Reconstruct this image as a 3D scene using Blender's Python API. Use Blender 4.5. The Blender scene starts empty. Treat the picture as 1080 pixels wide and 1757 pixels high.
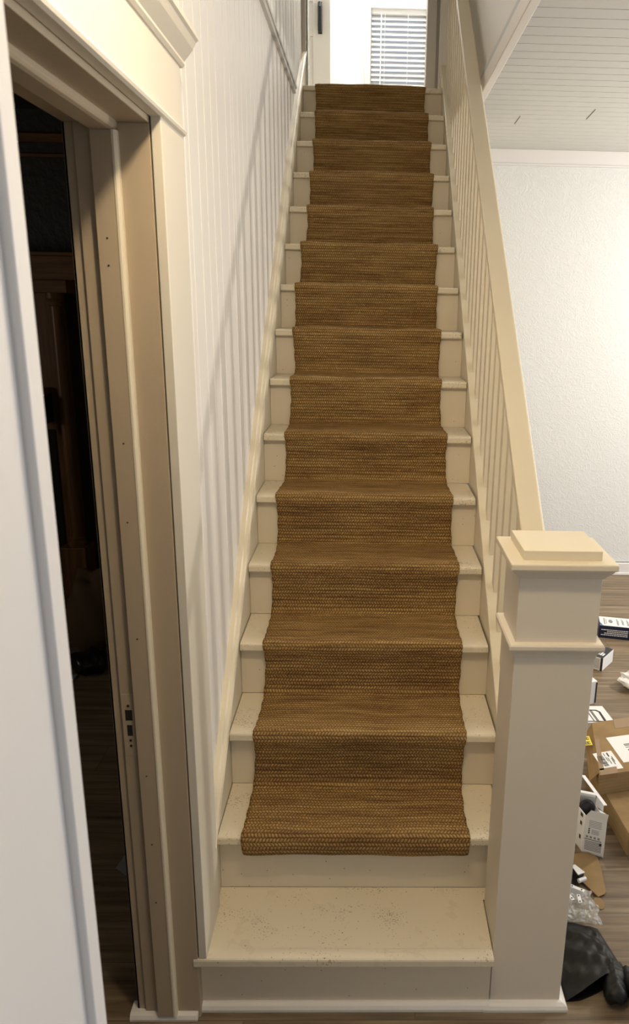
import bpy, bmesh, math, random
from mathutils import Vector, Matrix
random.seed(7)
sc = bpy.context.scene
COL = sc.collection

# ------------------------------------------------------------------ camera
F_PX, IW, IH = 1280.0, 1080.0, 1757.0
cam_d = bpy.data.cameras.new('camera')
cam = bpy.data.objects.new('camera', cam_d)
COL.objects.link(cam)
CAM_LOC = Vector((0.409, -1.549, 1.814))
YAW, PITCH, ROLL = math.radians(1.392), math.radians(15.413), math.radians(1.159)
_f = Vector((math.sin(YAW) * math.cos(PITCH), math.cos(YAW) * math.cos(PITCH), -math.sin(PITCH)))
_r = Vector((math.cos(YAW), -math.sin(YAW), 0.0))
_u = _r.cross(_f)
_r2 = math.cos(ROLL) * _r + math.sin(ROLL) * _u
_u2 = -math.sin(ROLL) * _r + math.cos(ROLL) * _u
_m = Matrix.Identity(4)
for i in range(3):
    _m[i][0], _m[i][1], _m[i][2], _m[i][3] = _r2[i], _u2[i], -_f[i], CAM_LOC[i]
cam.matrix_world = _m
cam_d.sensor_fit = 'VERTICAL'
cam_d.sensor_height = 36.0
cam_d.lens = F_PX / IH * 36.0
cam_d.shift_x = -(660.0 - IW / 2) / IH
cam_d.clip_start = 0.02
cam_d.dof.use_dof = True
cam_d.dof.focus_distance = 3.2
cam_d.dof.aperture_fstop = 9.0
sc.camera = cam

# ------------------------------------------------------------------ view, world, lights
sc.view_settings.view_transform = 'Standard'
sc.view_settings.look = 'None'
sc.view_settings.gamma = 1.0
sc.view_settings.exposure = 0.28
sc.view_settings.use_curve_mapping = False

world = bpy.data.worlds.new('world')
sc.world = world
world.use_nodes = True
wn = world.node_tree.nodes
wn['Background'].inputs[0].default_value = (0.93, 0.96, 1.0, 1)
wn['Background'].inputs[1].default_value = 0.38


def light(name, kind, loc, energy, color, size=0.1, rot=None, size_y=None):
    d = bpy.data.lights.new(name, kind)
    d.energy = energy
    d.color = color
    if kind == 'AREA':
        d.size = size
        if size_y:
            d.shape = 'RECTANGLE'
            d.size_y = size_y
    else:
        d.shadow_soft_size = size
    o = bpy.data.objects.new(name, d)
    o.location = loc
    if rot:
        o.rotation_euler = rot
    COL.objects.link(o)
    return o


light('hall_ceiling_lamp', 'POINT', (0.43, -0.58, 2.66), 29, (1.0, 0.80, 0.54), 0.05)
light('living_room_ceiling_lamp', 'POINT', (3.3, 2.03, 2.0), 113, (1.0, 0.92, 0.81), 0.05)
light('living_room_daylight', 'AREA', (4.6, 0.6, 1.5), 30, (0.86, 0.92, 1.0), 1.6,
      (0, math.radians(90), 0), 1.6)
light('upstairs_fill', 'POINT', (0.30, 5.02, 5.15), 75, (1.0, 0.97, 0.92), 0.12)  # added unseen light, no known fixture; brightens the white landing wall
light('parlour_fill', 'AREA', (-3.4, 0.4, 1.7), 7, (1.0, 0.9, 0.78), 0.8,
      (0, math.radians(-90), 0), 1.0)  # added fill, no known window; lifts the mantel out of black


# ------------------------------------------------------------------ materials
def mat(name, color, rough=0.5, spec=0.4, metal=0.0):
    m = bpy.data.materials.new(name)
    m.use_nodes = True
    b = m.node_tree.nodes['Principled BSDF']
    b.inputs['Base Color'].default_value = (*color, 1)
    b.inputs['Roughness'].default_value = rough
    b.inputs['Specular IOR Level'].default_value = spec
    b.inputs['Metallic'].default_value = metal
    return m


class NT:
    def __init__(self, m):
        self.t = m.node_tree
        self.b = self.t.nodes['Principled BSDF']

    def n(self, typ, **kw):
        nd = self.t.nodes.new(typ)
        for k, v in kw.items():
            setattr(nd, k, v)
        return nd

    def l(self, a, b):
        self.t.links.new(a, b)

    def coord(self, scale=(1, 1, 1), out='Object'):
        tc = self.n('ShaderNodeTexCoord')
        mp = self.n('ShaderNodeMapping')
        mp.inputs['Scale'].default_value = scale
        self.l(tc.outputs[out], mp.inputs['Vector'])
        return mp.outputs['Vector']

    def noise(self, vec, scale, detail=3, rough=0.5):
        nd = self.n('ShaderNodeTexNoise')
        nd.inputs['Scale'].default_value = scale
        nd.inputs['Detail'].default_value = detail
        nd.inputs['Roughness'].default_value = rough
        self.l(vec, nd.inputs['Vector'])
        return nd.outputs['Fac']

    def ramp(self, fac, stops):
        r = self.n('ShaderNodeValToRGB')
        el = r.color_ramp.elements
        while len(el) < len(stops):
            el.new(0.5)
        for e, (p, c) in zip(el, stops):
            e.position = p
            e.color = (*c, 1)
        self.l(fac, r.inputs['Fac'])
        return r.outputs['Color']

    def mix(self, fac, a, b, mode='MIX'):
        m = self.n('ShaderNodeMix', data_type='RGBA', blend_type=mode)
        if isinstance(fac, (int, float)):
            m.inputs[0].default_value = fac
        else:
            self.l(fac, m.inputs[0])
        for s, v in ((m.inputs[6], a), (m.inputs[7], b)):
            if isinstance(v, tuple):
                s.default_value = (*v, 1)
            else:
                self.l(v, s)
        return m.outputs[2]

    def math(self, op, a, b=None):
        m = self.n('ShaderNodeMath', operation=op)
        for s, v in ((m.inputs[0], a), (m.inputs[1], b)):
            if v is None:
                continue
            if isinstance(v, (int, float)):
                s.default_value = v
            else:
                self.l(v, s)
        return m.outputs[0]

    def bump(self, h, strength=0.2, dist=0.002):
        b = self.n('ShaderNodeBump')
        b.inputs['Strength'].default_value = strength
        b.inputs['Distance'].default_value = dist
        self.l(h, b.inputs['Height'])
        self.l(b.outputs['Normal'], self.b.inputs['Normal'])


def paint(name, color, specks=0.0, wear=(0.6, 0.55, 0.45), bump=0.12, rough=0.45, speck_scale=95, dust=0.0):
    """Brush painted wood or plaster: soft mottling, brush relief and small dark knocks."""
    m = mat(name, color, rough, 0.35)
    t = NT(m)
    v = t.coord()
    big = t.noise(v, 3.5, 4)
    c = t.mix(t.math('MULTIPLY', big, 0.22), color, tuple(x * y for x, y in zip(color, wear)))
    if specks:
        vo = t.n('ShaderNodeTexVoronoi')
        vo.inputs['Scale'].default_value = speck_scale
        t.l(v, vo.inputs['Vector'])
        near = t.math('LESS_THAN', vo.outputs['Distance'], 0.16)
        pick = t.math('LESS_THAN', t.n('ShaderNodeSeparateColor').outputs[0], 0.1)
        sep = t.n('ShaderNodeSeparateColor')
        t.l(vo.outputs['Color'], sep.inputs[0])
        pick = t.math('LESS_THAN', sep.outputs[0], specks)
        c = t.mix(t.math('MULTIPLY', t.math('MULTIPLY', near, pick), 0.8), c, (0.06, 0.045, 0.03))
    if dust:
        dn = t.math('MULTIPLY', t.noise(v, 190, 2), t.math('ADD', t.noise(v, 9, 3), 0.42))
        dm = t.math('GREATER_THAN', dn, 0.625)
        c = t.mix(t.math('MULTIPLY', dm, dust), c, (0.13, 0.09, 0.055))
        c = t.mix(t.math('MULTIPLY', t.math('GREATER_THAN', t.noise(v, 13, 5, 0.65), 0.60), dust * 0.22), c, (0.35, 0.29, 0.2))
    t.l(c, t.b.inputs['Base Color'])
    fine = t.noise(t.coord((1, 1, 1)), 160, 3)
    t.bump(t.math('ADD', t.math('MULTIPLY', fine, 0.4), t.noise(v, 26, 3)), bump, 0.003)
    return m


M = {}
M['cream'] = paint('cream_paint', (0.79, 0.71, 0.545))
M['tread'] = paint('tread_paint', (0.80, 0.72, 0.56), 0.07, (0.60, 0.54, 0.45), 0.16, dust=0.5)
M['riser'] = paint('riser_paint', (0.77, 0.685, 0.53), 0.035, (0.66, 0.62, 0.55), 0.1)
M['newel'] = paint('newel_paint', (0.76, 0.69, 0.575))
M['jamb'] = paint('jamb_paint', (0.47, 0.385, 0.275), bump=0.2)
M['casing'] = paint('casing_paint', (0.74, 0.69, 0.59), bump=0.1)
M['white'] = paint('white_paint', (0.82, 0.785, 0.73), wear=(0.85, 0.83, 0.8), bump=0.08)
M['cool'] = paint('cool_white_paint', (0.74, 0.73, 0.73), wear=(0.9, 0.9, 0.9), bump=0.05)
M['ceil'] = paint('ceiling_paint', (0.64, 0.64, 0.625), wear=(0.85, 0.83, 0.8), bump=0.05, rough=0.6)
M['black'] = mat('black_plastic', (0.012, 0.012, 0.014), 0.3)
M['hole'] = mat('dark_recess', (0.02, 0.016, 0.012), 0.9)
M['whitecard'] = mat('white_card', (0.82, 0.82, 0.82), 0.5)
M['greycard'] = mat('grey_card', (0.34, 0.34, 0.36), 0.6)
M['ink'] = mat('printing_ink', (0.03, 0.03, 0.035), 0.6)
M['greyink'] = mat('grey_ink', (0.25, 0.25, 0.27), 0.6)
M['navy'] = mat('navy_card', (0.012, 0.018, 0.055), 0.35)
M['blueink'] = mat('blue_ink', (0.08, 0.16, 0.55), 0.4)
M['yellow'] = mat('yellow_label', (0.75, 0.6, 0.05), 0.5)
M['slat'] = mat('blind_slat', (0.86, 0.87, 0.88), 0.45)
M['metal'] = mat('pale_metal', (0.78, 0.78, 0.78), 0.35, 0.5, 0.3)
M['doorwhite'] = paint('door_paint', (0.62, 0.60, 0.56), bump=0.05)
M['hallwhite'] = mat('hall_wall_paint', (0.86, 0.86, 0.85), 0.6)


def m_wallpaper():
    m = mat('embossed_wallpaper', (0.71, 0.725, 0.735), 0.55, 0.3)
    t = NT(m)
    v = t.coord()
    n1 = t.n('ShaderNodeTexNoise')
    n1.inputs['Scale'].default_value = 16
    n1.inputs['Detail'].default_value = 3
    n1.inputs['Distortion'].default_value = 2.2
    t.l(v, n1.inputs['Vector'])
    ridge = t.math('ABSOLUTE', t.math('SUBTRACT', n1.outputs['Fac'], 0.5))
    ridge = t.math('SUBTRACT', 1.0, t.math('MINIMUM', t.math('MULTIPLY', ridge, 14), 1.0))
    t.bump(t.math('ADD', ridge, t.math('MULTIPLY', t.noise(v, 60, 3), 0.5)), 0.35, 0.004)
    return m


M['wallpaper'] = m_wallpaper()


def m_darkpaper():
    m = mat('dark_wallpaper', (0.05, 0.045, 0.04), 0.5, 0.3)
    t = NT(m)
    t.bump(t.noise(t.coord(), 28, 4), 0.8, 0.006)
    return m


M['darkpaper'] = m_darkpaper()


def m_wood(name, dark, light_, scale=(14, 14, 1.2)):
    m = mat(name, light_, 0.4, 0.4)
    t = NT(m)
    f = t.noise(t.coord(scale), 3.0, 6, 0.6)
    t.l(t.ramp(f, [(0.3, dark), (0.7, light_)]), t.b.inputs['Base Color'])
    return m


M['oak'] = m_wood('mantel_oak', (0.10, 0.045, 0.015), (0.24, 0.115, 0.04))
M['oakh'] = m_wood('mantel_oak_rail', (0.10, 0.045, 0.015), (0.24, 0.115, 0.04), (1.2, 14, 14))


def m_floor():
    m = mat('vinyl_plank', (0.3, 0.24, 0.18), 0.42, 0.4)
    t = NT(m)
    v = t.coord()
    br = t.n('ShaderNodeTexBrick')
    br.offset = 0.37
    br.inputs['Scale'].default_value = 1.0
    br.inputs['Brick Width'].default_value = 1.22
    br.inputs['Row Height'].default_value = 0.18
    br.inputs['Mortar Size'].default_value = 0.0013
    br.inputs['Color1'].default_value = (0.25, 0.25, 0.25, 1)
    br.inputs['Color2'].default_value = (0.75, 0.75, 0.75, 1)
    br.inputs['Mortar'].default_value = (0.5, 0.5, 0.5, 1)
    mp = t.n('ShaderNodeMapping')
    mp.inputs['Location'].default_value = (0.045, 0.03, 0)
    t.l(v, mp.inputs['Vector'])
    t.l(mp.outputs[0], br.inputs['Vector'])
    # grain stretched along the boards, shifted from board to board
    comb = t.n('ShaderNodeVectorMath', operation='MULTIPLY_ADD')
    comb.inputs[1].default_value = (5, 5, 5)
    t.l(br.outputs['Color'], comb.inputs[0])
    t.l(t.coord((1.3, 22, 1)), comb.inputs[2])
    g = t.noise(comb.outputs[0], 1.6, 7, 0.62)
    col = t.ramp(g, [(0.25, (0.075, 0.050, 0.029)), (0.5, (0.19, 0.138, 0.085)), (0.75, (0.32, 0.25, 0.165))])
    col = t.mix(0.22, col, br.outputs['Color'], 'OVERLAY')
    col = t.mix(t.math('MULTIPLY', br.outputs['Fac'], 0.75), col, (0.06, 0.045, 0.035))
    t.l(col, t.b.inputs['Base Color'])
    t.bump(g, 0.1, 0.001)
    return m


M['floor'] = m_floor()


def m_jute():
    """Flat woven jute: u across the runner in metres, v along it."""
    m = mat('woven_jute', (0.28, 0.16, 0.06), 0.85, 0.15)
    t = NT(m)
    uv = t.n('ShaderNodeUVMap')
    uv.uv_map = 'weave'
    sep = t.n('ShaderNodeSeparateXYZ')
    t.l(uv.outputs[0], sep.inputs[0])
    u, v = sep.outputs[0], sep.outputs[1]

    def vec(su, sv):
        c = t.n('ShaderNodeCombineXYZ')
        t.l(t.math('MULTIPLY', u, su), c.inputs[0])
        t.l(t.math('MULTIPLY', v, sv), c.inputs[1])
        return c.outputs[0]
    band = t.noise(vec(4.5, 60), 1.0, 5, 0.65)
    wide = t.noise(vec(0.8, 7), 1.0, 3)
    fleck = t.noise(vec(70, 260), 1.0, 2)
    # twill: rows of slanted stitches, slant flips from row to row
    rowp = 0.0125
    row = t.math('DIVIDE', v, rowp)
    rf = t.math('FRACT', row)
    par = t.math('GREATER_THAN', t.math('FRACT', t.math('MULTIPLY', row, 0.5)), 0.5)
    sgn = t.math('SUBTRACT', t.math('MULTIPLY', par, 2.0), 1.0)
    slant = t.math('MULTIPLY', t.math('MULTIPLY', rf, sgn), 0.5)
    wob = t.math('MULTIPLY', t.noise(vec(12, 30), 1.0, 2), 0.9)
    ph = t.math('ADD', t.math('ADD', t.math('DIVIDE', u, 0.0095), slant), wob)
    st = t.math('ABSOLUTE', t.math('SINE', t.math('MULTIPLY', ph, math.pi)))
    arch = t.math('SINE', t.math('MULTIPLY', rf, math.pi))
    h = t.math('MULTIPLY', t.math('POWER', st, 0.6), t.math('POWER', arch, 0.45))
    f = t.math('ADD', t.math('MULTIPLY', band, 0.62), t.math('ADD', t.math('MULTIPLY', wide, 0.18),
                                                             t.math('MULTIPLY', fleck, 0.2)))
    col = t.ramp(f, [(0.30, (0.13, 0.066, 0.026)), (0.44, (0.33, 0.188, 0.066)), (0.56, (0.51, 0.32, 0.115)),
                     (0.72, (0.60, 0.43, 0.20))])
    gap = t.math('SUBTRACT', 1.0, h)
    col = t.mix(t.math('MULTIPLY', t.math('POWER', gap, 1.5), 0.92), col, (0.04, 0.018, 0.008))
    t.l(col, t.b.inputs['Base Color'])
    t.bump(h, 1.0, 0.004)
    return m


M['jute'] = m_jute()


def m_cardboard():
    m = mat('cardboard', (0.36, 0.225, 0.105), 0.75, 0.2)
    t = NT(m)
    f = t.noise(t.coord((3, 3, 40)), 4, 4)
    t.l(t.ramp(f, [(0.3, (0.255, 0.165, 0.075)), (0.7, (0.33, 0.22, 0.105))]), t.b.inputs['Base Color'])
    return m


M['card'] = m_cardboard()
m = mat('packing_tape', (0.27, 0.175, 0.085), 0.25, 0.5)
M['tape'] = m


def m_bag():
    m = mat('black_bin_liner', (0.006, 0.006, 0.0055), 0.5, 0.3)
    t = NT(m)
    t.bump(t.noise(t.coord((1, 2.5, 1)), 13, 3), 0.25, 0.008)
    return m


M['bag'] = m_bag()


def m_bubble():
    m = mat('bubble_film', (0.85, 0.85, 0.82), 0.12, 0.6)
    t = NT(m)
    t.b.inputs['Alpha'].default_value = 0.27
    t.b.inputs['Roughness'].default_value = 0.15
    vo = t.n('ShaderNodeTexVoronoi', feature='SMOOTH_F1')
    vo.inputs['Scale'].default_value = 110
    t.l(t.coord(), vo.inputs['Vector'])
    t.bump(vo.outputs['Distance'], 1.0, 0.01)
    return m


M['bubble'] = m_bubble()


def m_glass():
    m = mat('window_glass', (0.9, 0.95, 1.0), 0.02, 0.5)
    t = NT(m)
    t.b.inputs['Transmission Weight'].default_value = 1.0
    t.b.inputs['IOR'].default_value = 1.02
    return m


M['glass'] = m_glass()


# ------------------------------------------------------------------ mesh helpers
def BM():
    return bmesh.new()


def box(bm, x0, x1, y0, y1, z0, z1, mtx=None):
    vs = [bm.verts.new(p) for p in ((x0, y0, z0), (x1, y0, z0), (x1, y1, z0), (x0, y1, z0),
                                    (x0, y0, z1), (x1, y0, z1), (x1, y1, z1), (x0, y1, z1))]
    for f in ((3, 2, 1, 0), (4, 5, 6, 7), (0, 1, 5, 4), (1, 2, 6, 5), (2, 3, 7, 6), (3, 0, 4, 7)):
        bm.faces.new([vs[i] for i in f])
    if mtx:
        bmesh.ops.transform(bm, matrix=mtx, verts=vs)
    return vs


def prism(bm, poly, axis, a, b):
    """Extrude a polygon: axis 0 -> poly is (y, z); axis 1 -> (x, z); axis 2 -> (x, y)."""
    def p(q, w):
        return ((w, q[0], q[1]), (q[0], w, q[1]), (q[0], q[1], w))[axis]
    A = [bm.verts.new(p(q, a)) for q in poly]
    B = [bm.verts.new(p(q, b)) for q in poly]
    bm.faces.new(A)
    bm.faces.new(list(reversed(B)))
    n = len(poly)
    for i in range(n):
        bm.faces.new([A[i], B[i], B[(i + 1) % n], A[(i + 1) % n]])


def ring_loft(bm, rings, close_ends=True):
    """Join equal rings of points (each a closed loop) into a solid."""
    R = [[bm.verts.new(q) for q in ring] for ring in rings]
    n = len(R[0])
    for a, b in zip(R, R[1:]):
        for i in range(n):
            bm.faces.new([a[i], a[(i + 1) % n], b[(i + 1) % n], b[i]])
    if close_ends:
        bm.faces.new(list(reversed(R[0])))
        bm.faces.new(R[-1])


def frame_ring(x0, x1, y0, y1, z):
    return [(x0, y0, z), (x1, y0, z), (x1, y1, z), (x0, y1, z)]


def tube(bm, pts, rad, seg=10):
    rings = []
    n = len(pts)
    for i, p in enumerate(pts):
        p = Vector(p)
        d = (Vector(pts[min(i + 1, n - 1)]) - Vector(pts[max(i - 1, 0)])).normalized()
        a = d.orthogonal().normalized()
        b = d.cross(a)
        rr = rad[i] if isinstance(rad, (list, tuple)) else rad
        rings.append([p + rr * (math.cos(k * 2 * math.pi / seg) * a + math.sin(k * 2 * math.pi / seg) * b)
                      for k in range(seg)])
    # keep ring orientation steady
    for i in range(1, n):
        best = min(range(seg), key=lambda s: (rings[i][s] - rings[i - 1][0]).length)
        rings[i] = rings[i][best:] + rings[i][:best]
    ring_loft(bm, rings)


def ellipsoid(bm, c, r, u=16, v=10):
    res = bmesh.ops.create_uvsphere(bm, u_segments=u, v_segments=v, radius=1.0)
    bmesh.ops.transform(bm, matrix=Matrix.Translation(c) @ Matrix.Diagonal((*r, 1)), verts=res['verts'])
    return res['verts']


def quad(bm, a, b, c, d):
    return bm.faces.new([bm.verts.new(q) for q in (a, b, c, d)])


def obj(name, bm, material, parent=None, bevel=0.0, smooth=False, loc=None, seg=2):
    """Link a bmesh given in world coordinates as ONE object; its origin is the parent's or the base."""
    bmesh.ops.recalc_face_normals(bm, faces=bm.faces[:])
    me = bpy.data.meshes.new(name)
    origin = Vector((0, 0, 0))
    if parent is not None:
        q = parent
        while q is not None:
            origin += q.location
            q = q.parent
    else:
        if loc is None:
            xs = [v.co for v in bm.verts]
            lo = Vector([min(c[i] for c in xs) for i in range(3)])
            hi = Vector([max(c[i] for c in xs) for i in range(3)])
            loc = ((lo.x + hi.x) / 2, (lo.y + hi.y) / 2, lo.z)
        origin = Vector(loc)
    bmesh.ops.translate(bm, vec=-origin, verts=bm.verts[:])
    bm.to_mesh(me)
    bm.free()
    me.materials.append(material)
    if smooth:
        for p in me.polygons:
            p.use_smooth = True
    o = bpy.data.objects.new(name, me)
    COL.objects.link(o)
    if parent is not None:
        o.parent = parent
    else:
        o.location = origin
    if bevel:
        md = o.modifiers.new('bevel', 'BEVEL')
        md.width = bevel
        md.segments = seg
        md.limit_method = 'ANGLE'
        md.angle_limit = math.radians(35)
    return o


def tag(o, label=None, cat=None, group=None, kind=None):
    if label:
        o['label'] = label
    if cat:
        o['category'] = cat
    if group:
        o['group'] = group
    if kind:
        o['kind'] = kind
    return o


def thing(name, loc, label, cat, group=None):
    o = bpy.data.objects.new(name, None)
    o.empty_display_size = 0.1
    o.location = loc
    COL.objects.link(o)
    return tag(o, label, cat, group)


def struct(name, bm, material, parent=None, bevel=0.0):
    o = obj(name, bm, material, parent, bevel)
    if parent is None:
        o['kind'] = 'structure'
    return o


def struct_root(name, loc):
    o = bpy.data.objects.new(name, None)
    o.location = loc
    COL.objects.link(o)
    o['kind'] = 'structure'
    return o


# ------------------------------------------------------------------ stair measures
RISE, GO, NOSE = 0.19, 0.2186, 0.028
NSTEP = 16
S = RISE / GO
XL, XR = 0.003, 0.815           # skirt face, stringer face
Y_TOP = (NSTEP - 1) * GO        # front of the landing
Z_TOP = NSTEP * RISE
Y_END = 3.46                    # door frame at the head of the stairs
WX = -0.015                     # face of the panelled wall
CEIL = 2.76
VOID_X = 0.908                  # side wall of the stairwell above the ceiling

# ------------------------------------------------------------------ setting
b = BM()
box(b, -4.0, 5.2, -3.2, 3.6, -0.08, 0.0)
struct('floor', b, M['floor'])

# panelled wall beside the stairs: vertical beaded boards
b = BM()
prof = []
y = 0.175
while y < Y_END - 0.01:
    w = random.choice((0.086, 0.042, 0.13, 0.1))
    y2 = min(y + w, Y_END)
    for dy, dx in ((0.0, 0.0), (0.0008, -0.0008), (0.0018, -0.0006), (0.003, 0.0008), (0.0052, 0.0012), (0.0075, 0.0007), (0.009, 0.0)):
        if y + dy < y2:
            prof.append((WX + dx, y + dy))
    y = y2
prof.append((WX, Y_END))
poly = [(-0.172, 0.028), (WX, 0.028)] + prof + [(-0.172, Y_END)]
A = [b.verts.new((q[0], q[1], 0.0)) for q in poly]
Bv = [b.verts.new((q[0], q[1], 5.45)) for q in poly]
for i in range(len(poly)):
    j = (i + 1) % len(poly)
    b.faces.new([A[i], A[j], Bv[j], Bv[i]])
wall_left = struct('wall_left', b, M['white'])
b = BM()
A_ = [(WX, 0.272, 1.41), (WX, 0.275, 1.375), (WX + 0.006, 0.30, 1.392), (WX + 0.007, 0.305, 1.402)]
quad(b, *A_)
quad(b, *[(x + 0.0008, y_, z_) for x, y_, z_ in reversed(A_)])
obj('paint_flake', b, M['white'], wall_left)
b = BM()
prism(b, [(0.269, 1.41), (0.272, 1.41), (0.274, 1.36), (0.271, 1.36)], 0, WX - 0.001, WX + 0.0006)
obj('paint_crack', b, M['hole'], wall_left)
# wall over and before the doorway
b = BM()
box(b, -0.172, WX, -0.80, 0.03, 2.145, 5.45)
box(b, -0.175, WX, -0.92, -0.80, 0.0, 5.45)
struct('wall_left_hall', b, M['white'])

# moulding on the panelled wall
b = BM()
box(b, WX - 0.004, WX + 0.016, 0.0, 2.87, 2.893, 2.925)
box(b, WX - 0.004, WX + 0.022, 0.0, 2.868, 2.915, 2.93)
struct('trim_1', b, M['doorwhite'], bevel=0.002)

# living room beyond the railing
b = BM()
box(b, 0.93, 5.0, 3.45, 3.57, 0.0, CEIL + 0.1)
struct('wall_back', b, M['wallpaper'])
b = BM()
box(b, 0.93, 5.0, 3.436, 3.452, 2.672, CEIL)
box(b, 0.93, 5.0, 3.43, 3.452, 2.668, 2.68)
struct('trim_2', b, M['cool'], bevel=0.003)
b = BM()
box(b, 0.93, 5.0, 3.425, 3.452, 0.0, 0.088)
box(b, 0.93, 5.0, 3.418, 3.452, 0.0, 0.02)
struct('baseboard_back', b, M['cool'], bevel=0.004)
b = BM()
box(b, 0.93, 5.0, 3.4485, 3.451, 0.0875, 0.0915)
struct('trim_6', b, M['hole'])
b = BM()
box(b, 5.0, 5.1, -0.9, 3.57, 0.0, 0.6)
box(b, 5.0, 5.1, -0.9, 3.57, 2.3, CEIL + 0.1)
box(b, 5.0, 5.1, -0.9, -0.3, 0.6, 2.3)
box(b, 5.0, 5.1, 1.5, 3.57, 0.6, 2.3)
struct('wall_right', b, M['wallpaper'])

# boarded ceiling: living room and hall, open over the stairs
b = BM()
y = -3.2
while y < 3.45:
    w = 0.0865
    x0 = VOID_X if y > -0.25 else -0.175
    box(b, x0, 5.0, y + 0.0024, min(y + w, 3.45) - 0.0024, CEIL, CEIL + 0.012)
    y += w
box(b, VOID_X, 5.0, -0.25, 3.5, CEIL + 0.005, CEIL + 0.09)
box(b, -0.175, 5.0, -3.2, -0.25, CEIL + 0.005, CEIL + 0.09)
ceiling = struct('ceiling', b, M['ceil'])
for (xa, ya), (xc, yc) in (((1.163, 2.80), (1.160, 2.63)), ((1.507, 2.66), (1.496, 2.46))):
    b = BM()
    prism(b, [(xa, ya), (xa + 0.0022, ya), (xc + 0.0022, yc), (xc, yc)], 2, CEIL - 0.0015, CEIL + 0.003)
    obj('crack', b, M['hole'], ceiling)

# side and near wall of the stairwell above ceiling level
b = BM()
box(b, VOID_X + 0.012, VOID_X + 0.09, -0.25, Y_END, CEIL + 0.012, 5.45)
struct('wall_stairwell', b, M['white'])
b = BM()
box(b, VOID_X - 0.004, VOID_X + 0.03, -0.25, Y_END - 0.02, CEIL - 0.004, CEIL + 0.062)
struct('trim_3', b, M['white'], bevel=0.003)
b = BM()
box(b, -0.175, VOID_X + 0.09, -0.33, -0.25, CEIL + 0.012, 5.45)
struct('wall_stairwell_near', b, M['white'])

# parlour beyond the doorway
b = BM()
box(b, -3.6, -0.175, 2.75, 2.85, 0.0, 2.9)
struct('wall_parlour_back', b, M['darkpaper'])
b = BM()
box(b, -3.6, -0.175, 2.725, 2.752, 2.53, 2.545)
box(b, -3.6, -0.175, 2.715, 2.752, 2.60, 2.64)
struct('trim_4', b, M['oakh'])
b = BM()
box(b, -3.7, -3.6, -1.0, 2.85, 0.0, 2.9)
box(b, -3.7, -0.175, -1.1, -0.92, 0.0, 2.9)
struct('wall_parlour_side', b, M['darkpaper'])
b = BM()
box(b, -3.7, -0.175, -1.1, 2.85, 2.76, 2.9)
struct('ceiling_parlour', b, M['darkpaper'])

# ------------------------------------------------------------------ doorway in the left wall
d1 = struct_root('door_1', (-0.09, 0.0, 0.0))
b = BM()
# far jamb, from the hall to the parlour: flat board, rabbet
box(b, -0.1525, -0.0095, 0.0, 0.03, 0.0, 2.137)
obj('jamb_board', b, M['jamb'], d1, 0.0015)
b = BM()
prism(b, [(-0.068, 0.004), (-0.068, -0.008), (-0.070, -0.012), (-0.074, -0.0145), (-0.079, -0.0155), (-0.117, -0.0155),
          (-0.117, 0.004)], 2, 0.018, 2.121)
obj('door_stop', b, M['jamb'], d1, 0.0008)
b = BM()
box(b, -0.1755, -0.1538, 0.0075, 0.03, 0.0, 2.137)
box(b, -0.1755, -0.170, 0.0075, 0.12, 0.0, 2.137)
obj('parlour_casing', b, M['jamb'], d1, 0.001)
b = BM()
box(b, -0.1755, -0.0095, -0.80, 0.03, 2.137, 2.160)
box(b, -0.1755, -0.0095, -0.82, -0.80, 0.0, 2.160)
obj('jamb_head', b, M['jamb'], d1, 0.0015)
b = BM()
prism(b, [(-0.068, 2.139), (-0.068, 2.128), (-0.072, 2.123), (-0.079, 2.121), (-0.117, 2.121), (-0.117, 2.139)], 1, -0.80, -0.003)
obj('door_stop', b, M['jamb'], d1, 0.0008)
b = BM()
box(b, -0.007, 0.013, 0.0005, 0.178, 0.1905, 2.155)
obj('casing', b, M['casing'], d1, 0.002)
b = BM()
box(b, -0.007, 0.013, -0.92, -0.802, 0.0, 2.155)
obj('casing', b, M['casing'], d1, 0.002)
b = BM()
box(b, -0.007, 0.0135, -0.95, 0.17, 2.155, 2.283)
obj('header_board', b, M['casing'], d1, 0.0015)
b = BM()
prism(b, [(-0.007, 2.148), (0.013, 2.148), (0.019, 2.151), (0.021, 2.156), (0.019, 2.161), (0.0135, 2.163), (-0.007, 2.163)], 1, -0.95, 0.178)
obj('header_bead', b, M['casing'], d1)
b = BM()
crown = [(-0.007, 2.278), (0.017, 2.278), (0.022, 2.284), (0.021, 2.29), (0.028, 2.298), (0.040, 2.312), (0.047, 2.325),
         (0.052, 2.329), (0.052, 2.338), (-0.007, 2.338)]
for ring_y, grow in ((None, 0),):
    prism(b, crown, 1, -0.95, 0.182)
obj('header_crown', b, M['casing'], d1)
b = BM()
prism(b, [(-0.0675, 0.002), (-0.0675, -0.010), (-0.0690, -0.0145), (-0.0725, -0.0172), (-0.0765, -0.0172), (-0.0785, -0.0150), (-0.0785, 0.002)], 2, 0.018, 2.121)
obj('stop_bead_highlight', b, M['cream'], d1)  # lighter cream paints in the light caught along the stop's rounded edge
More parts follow.
